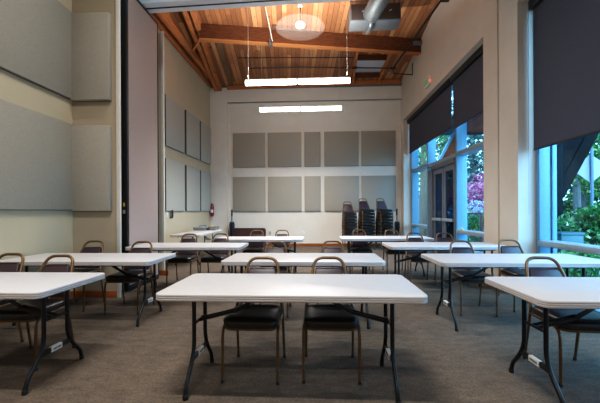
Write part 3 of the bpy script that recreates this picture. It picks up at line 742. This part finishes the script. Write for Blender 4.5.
def shrub(x, y, r, h, mat, label, seed, n=1800, size=.12, group='shrubs outside the windows'):
    o = thing('shrub', label, 'shrub', (x, y, -.03), 0, group); R = random.Random(seed)
    for k in range(5):
        a = R.uniform(0, 6.28); b = B(); tube(b, [(0, 0, 0), (math.cos(a) * r * .3, math.sin(a) * r * .3, h * .5), (math.cos(a) * r * .6, math.sin(a) * r * .6, h * .85)], [.025, .018, .008], 6); obj('stem', b, M['bark'], o)
    spec = [((0, 0, h * .5), (r, r, h * .5), n // 2)] + [((R.uniform(-.6, .6) * r, R.uniform(-.6, .6) * r, h * R.uniform(.5, .95)), (r * .4, r * .4, h * .22), n // 10) for _ in range(5)]
    foliage('leaves', spec, size, seed + 9, mat, o); return o

# near-window view
shrub(6.95, 8.5, 1.0, 1.45, M['leaf_bright'], 'bright green bush filling the lower near window', 11, 4200, .13)
shrub(5.0, 6.35, .6, .62, M['leaf_bright'], 'low bright green bush right outside the near window glass', 12, 2200, .11)
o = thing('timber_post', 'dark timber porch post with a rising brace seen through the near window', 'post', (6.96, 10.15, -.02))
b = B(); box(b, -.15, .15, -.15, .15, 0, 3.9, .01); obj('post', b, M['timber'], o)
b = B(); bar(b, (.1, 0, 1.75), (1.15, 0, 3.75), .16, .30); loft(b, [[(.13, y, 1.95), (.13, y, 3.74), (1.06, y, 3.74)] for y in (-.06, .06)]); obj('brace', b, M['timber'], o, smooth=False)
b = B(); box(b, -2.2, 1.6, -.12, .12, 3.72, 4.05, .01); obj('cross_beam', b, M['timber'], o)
b = B(); box(b, -2.9, 1.8, -1.2, 2.2, 4.05, 4.15, .01); obj('skylight_blocker', b, M['timber'], o)  # unseen slab added to keep skylight off the post
o = thing('utility_box', 'teal utility box standing outside the near window', 'box', (5.67, 7.9, -.02))
b = B(); box(b, -.24, .24, -.2, .2, 0, .76, .01); obj('cabinet', b, M['teal'], o)
b = B(); box(b, -.26, .26, -.22, .22, .76, .82, .01); obj('lid', b, M['teal'], o)
o = thing('bollard', 'yellow bollard with a dark band half hidden behind the window frame', 'bollard', (6.62, 9.8, -.02))
b = B(); lathe(b, [(.09, 0), (.09, 1.2), (.07, 1.26), (.02, 1.28)], (0, 0, 0), 16); obj('pole', b, M['yellow'], o)
b = B(); lathe(b, [(.092, .72), (.092, .95)], (0, 0, 0), 16); obj('band', b, M['navy'], o)
o = thing('road_sign', 'diamond road sign seen from behind on a dark post', 'sign', (9.1, 11.55, -.05))
b = B(); lp = [(0, -.62), (.62, 0), (0, .62), (-.62, 0)]
loft(b, [[(x * .78, 0, z * .78 + 2.72) for x, z in lp], [(x * .78, .012, z * .78 + 2.72) for x, z in lp]]); obj('sign_plate', b, M['sign_back'], o, smooth=False).rotation_euler.z = -.5
b = B(); box(b, -.04, .04, -.07, -.012, 0, 3.4, .006); obj('sign_post', b, M['post'], o)
b = B(); lathe(b, [(.06, 0), (.06, .8), (.03, .84)], (0, 0, 0), 12)
tag(obj('marker_post', b, M['label'], loc=(11.2, 15.5, -.06)), 'short white marker post beside the road by the grey trunk', 'post')
tree(12.2, 16.2, 8, 2.2, M['leaf_mid'], M['bark'], 'tree with a pale grey trunk between the timber post and the road sign', 21, .17, 2600, .26, .34)
tree(14.4, 19, 9, 3.0, M['leaf_mid'], M['bark'], 'leafy yellow-green tree behind the road sign', 22, .25, 3400, .3, .2)
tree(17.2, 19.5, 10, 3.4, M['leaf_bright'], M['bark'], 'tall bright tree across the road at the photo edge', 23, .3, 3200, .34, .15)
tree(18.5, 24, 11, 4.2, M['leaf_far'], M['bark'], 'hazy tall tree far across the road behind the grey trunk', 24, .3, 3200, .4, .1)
for k, (x, y) in enumerate(((14.6, 22.6), (17.0, 23.4), (19.6, 22.6))):
    shrub(x, y, 1.8, 1.9, M['leaf_dark'], ('dark hedge bush across the road beside the grey trunk', 'dark hedge bush across the road behind the sign post', 'dark hedge bush across the road at the photo edge')[k], 30 + k, 1500, .26)
# far-window view
o = thing('porch_roof', 'cedar porch roof outside the far window with a sloping gable board', 'porch roof', (5.2, 8.0, 0))
b = B(); loft(b, [[(-1.6, -1.4, 3.36), (1.3, -1.4, 3.36), (1.3, 1.3, 3.36), (-1.6, .9, 3.36)], [(-1.6, -1.4, 3.5), (1.3, -1.4, 3.5), (1.3, 1.3, 3.5), (-1.6, .9, 3.5)]]); obj('soffit', b, M['timber_red'], o, smooth=False)
b = B(); box(b, -.55, -.35, .75, .95, -.02, 3.36, .01); obj('post', b, M['timber_red'], o)
o = thing('porch_gable', 'triangular red-brown gable board with a pale blue edge above the double door', 'porch gable', (4.7, 11.3, 0))
b = B(); loft(b, [[(-.62, 0, 2.9), (.08, 0, 2.9), (.08, 0, 4.2)], [(-.62, .1, 2.9), (.08, .1, 2.9), (.08, .1, 4.2)]]); obj('board', b, M['timber_red'], o, smooth=False)
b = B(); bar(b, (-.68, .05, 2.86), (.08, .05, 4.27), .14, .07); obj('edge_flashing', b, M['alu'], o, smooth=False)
for x in (.02,):
    b = B(); box(b, x - .06, x + .06, .0, .12, -.02, 2.9, .01); obj('post', b, M['timber_red'], o)
o = thing('garden_railing', 'rust brown garden railing outside the window beside the column', 'railing', (5.0, 11.0, -.02))
b = B(); tube(b, [(-.6, .0, 1.22), (.32, 0, 1.22)], .03, 8); obj('top_rail', b, M['rust'], o)
for x in (-.55, .27):
    b = B(); box(b, x - .04, x + .04, -.04, .04, 0, 1.22, .005); obj('post', b, M['rust'], o)
shrub(5.9, 12.7, 1.1, 1.15, M['leaf_mid'], 'green bush behind the garden railing', 41, 2000, .12)
shrub(6.6, 14.2, 1.5, 1.75, M['whitef'], 'white and lavender flowering shrub behind the railing', 42, 3000, .14)
shrub(7.6, 16.2, 2.0, 2.7, M['pinkf'], 'pink flowering shrub rising above the white one', 43, 3000, .17)
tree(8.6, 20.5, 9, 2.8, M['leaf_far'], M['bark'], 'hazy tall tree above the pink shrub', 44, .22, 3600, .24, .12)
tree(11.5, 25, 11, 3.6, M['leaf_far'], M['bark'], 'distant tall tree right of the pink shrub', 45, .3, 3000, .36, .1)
tree(5.6, 17.8, 8, 1.7, M['leaf_mid'], M['bark_tan'], 'tree with a broad pale trunk in the window bay left of the door', 46, .34, 1800, .2, .42)
tree(7.2, 24.5, 9, 2.6, M['leaf_mid'], M['bark'], 'green tree behind the pale trunk', 47, .25, 2600, .28, .15)
shrub(6.2, 20, 1.0, 2.0, M['pinkf'], 'pink bush beside the pale trunk', 48, 1200, .16)
o = thing('planter_bin', 'blue bin with a teal lid outside the bay left of the door', 'bin', (4.72, 13.2, -.02))
b = B(); loft(b, [[(x, y, z) for x, y in rrect(w, w, .04)] for w, z in ((.36, 0), (.44, .72))]); obj('bin_body', b, M['bluebin'], o)
b = B(); box(b, -.24, .24, -.24, .24, .72, .86, .02); obj('lid', b, M['teal'], o)
o = thing('yellow_marker', 'small yellow marker post left of the blue bin', 'post', (4.30, 13.0, -.02))
b = B(); lathe(b, [(.05, 0), (.05, 1.15), (.02, 1.2)], (0, 0, 0), 12); obj('pole', b, M['yellow'], o)
b = B(); lathe(b, [(.052, .85), (.052, 1.0)], (0, 0, 0), 12); obj('band', b, M['label'], o)

# ------------------------------------------------------------------ light
w = bpy.data.worlds.new('World'); sc.world = w; w.use_nodes = True
bg = w.node_tree.nodes['Background']; bg.inputs[0].default_value = (.26, .64, 1.0, 1); bg.inputs[1].default_value = 7.0
def area(name, loc, sx, sy, power, col=(1, .975, .94), rot=(0, 0, 0)):
    l = bpy.data.lights.new(name, 'AREA'); l.shape = 'RECTANGLE'; l.size = sx; l.size_y = sy; l.energy = power; l.color = col
    o = bpy.data.objects.new(name, l); COL.objects.link(o); o.location = loc; o.rotation_euler = rot; l.spread = math.radians(130); return o
sl = bpy.data.lights.new('skylight_sun', 'SUN'); sl.energy = 5.0; sl.color = (.25, .62, 1.0); sl.angle = math.radians(55)
so = bpy.data.objects.new('skylight_sun', sl); COL.objects.link(so); so.location = (12, -6, 10)
so.rotation_euler = Vector((-.78, .62, -.50)).to_track_quat('-Z', 'Y').to_euler()
for y, p in ((3.85, 70), (.95, 165), (-2.0, 80)):
    area('front_ceiling_lamp', (-1.0, y, 6.7), 2.0, .12, p)
for y in (7.72, 9.95):
    area('linear_downlight', (-.45, y, 4.25), 2.3, .06, 125, (1, .98, .95))
    area('linear_uplight', (-.45, y, 4.42), 2.3, .06, 150, (1, .97, .92), (PI, 0, 0))

# ------------------------------------------------------------------ camera
cam = bpy.data.cameras.new('Camera'); co = bpy.data.objects.new('Camera', cam); COL.objects.link(co)
cam.sensor_width = 36; cam.lens = 333 / 600 * 36; cam.shift_y = 9.5 / 600; cam.clip_start = .05
th = math.radians(2.92); ro = .005
co.matrix_world = Matrix.Translation((0, 0, 1.31)) @ Matrix.Rotation(th, 4, 'Z') @ Matrix.Rotation(PI / 2, 4, 'X') @ Matrix.Rotation(-ro, 4, 'Z')
sc.camera = co
sc.view_settings.view_transform = 'Standard'; sc.view_settings.look = 'None'; sc.view_settings.exposure = 0.12
sc.view_settings.use_curve_mapping = True
cv = sc.view_settings.curve_mapping; c_ = cv.curves[3]
for x, y in ((.03, .023), (.1, .09), (.35, .36)): c_.points.new(x, y)
cv.update()
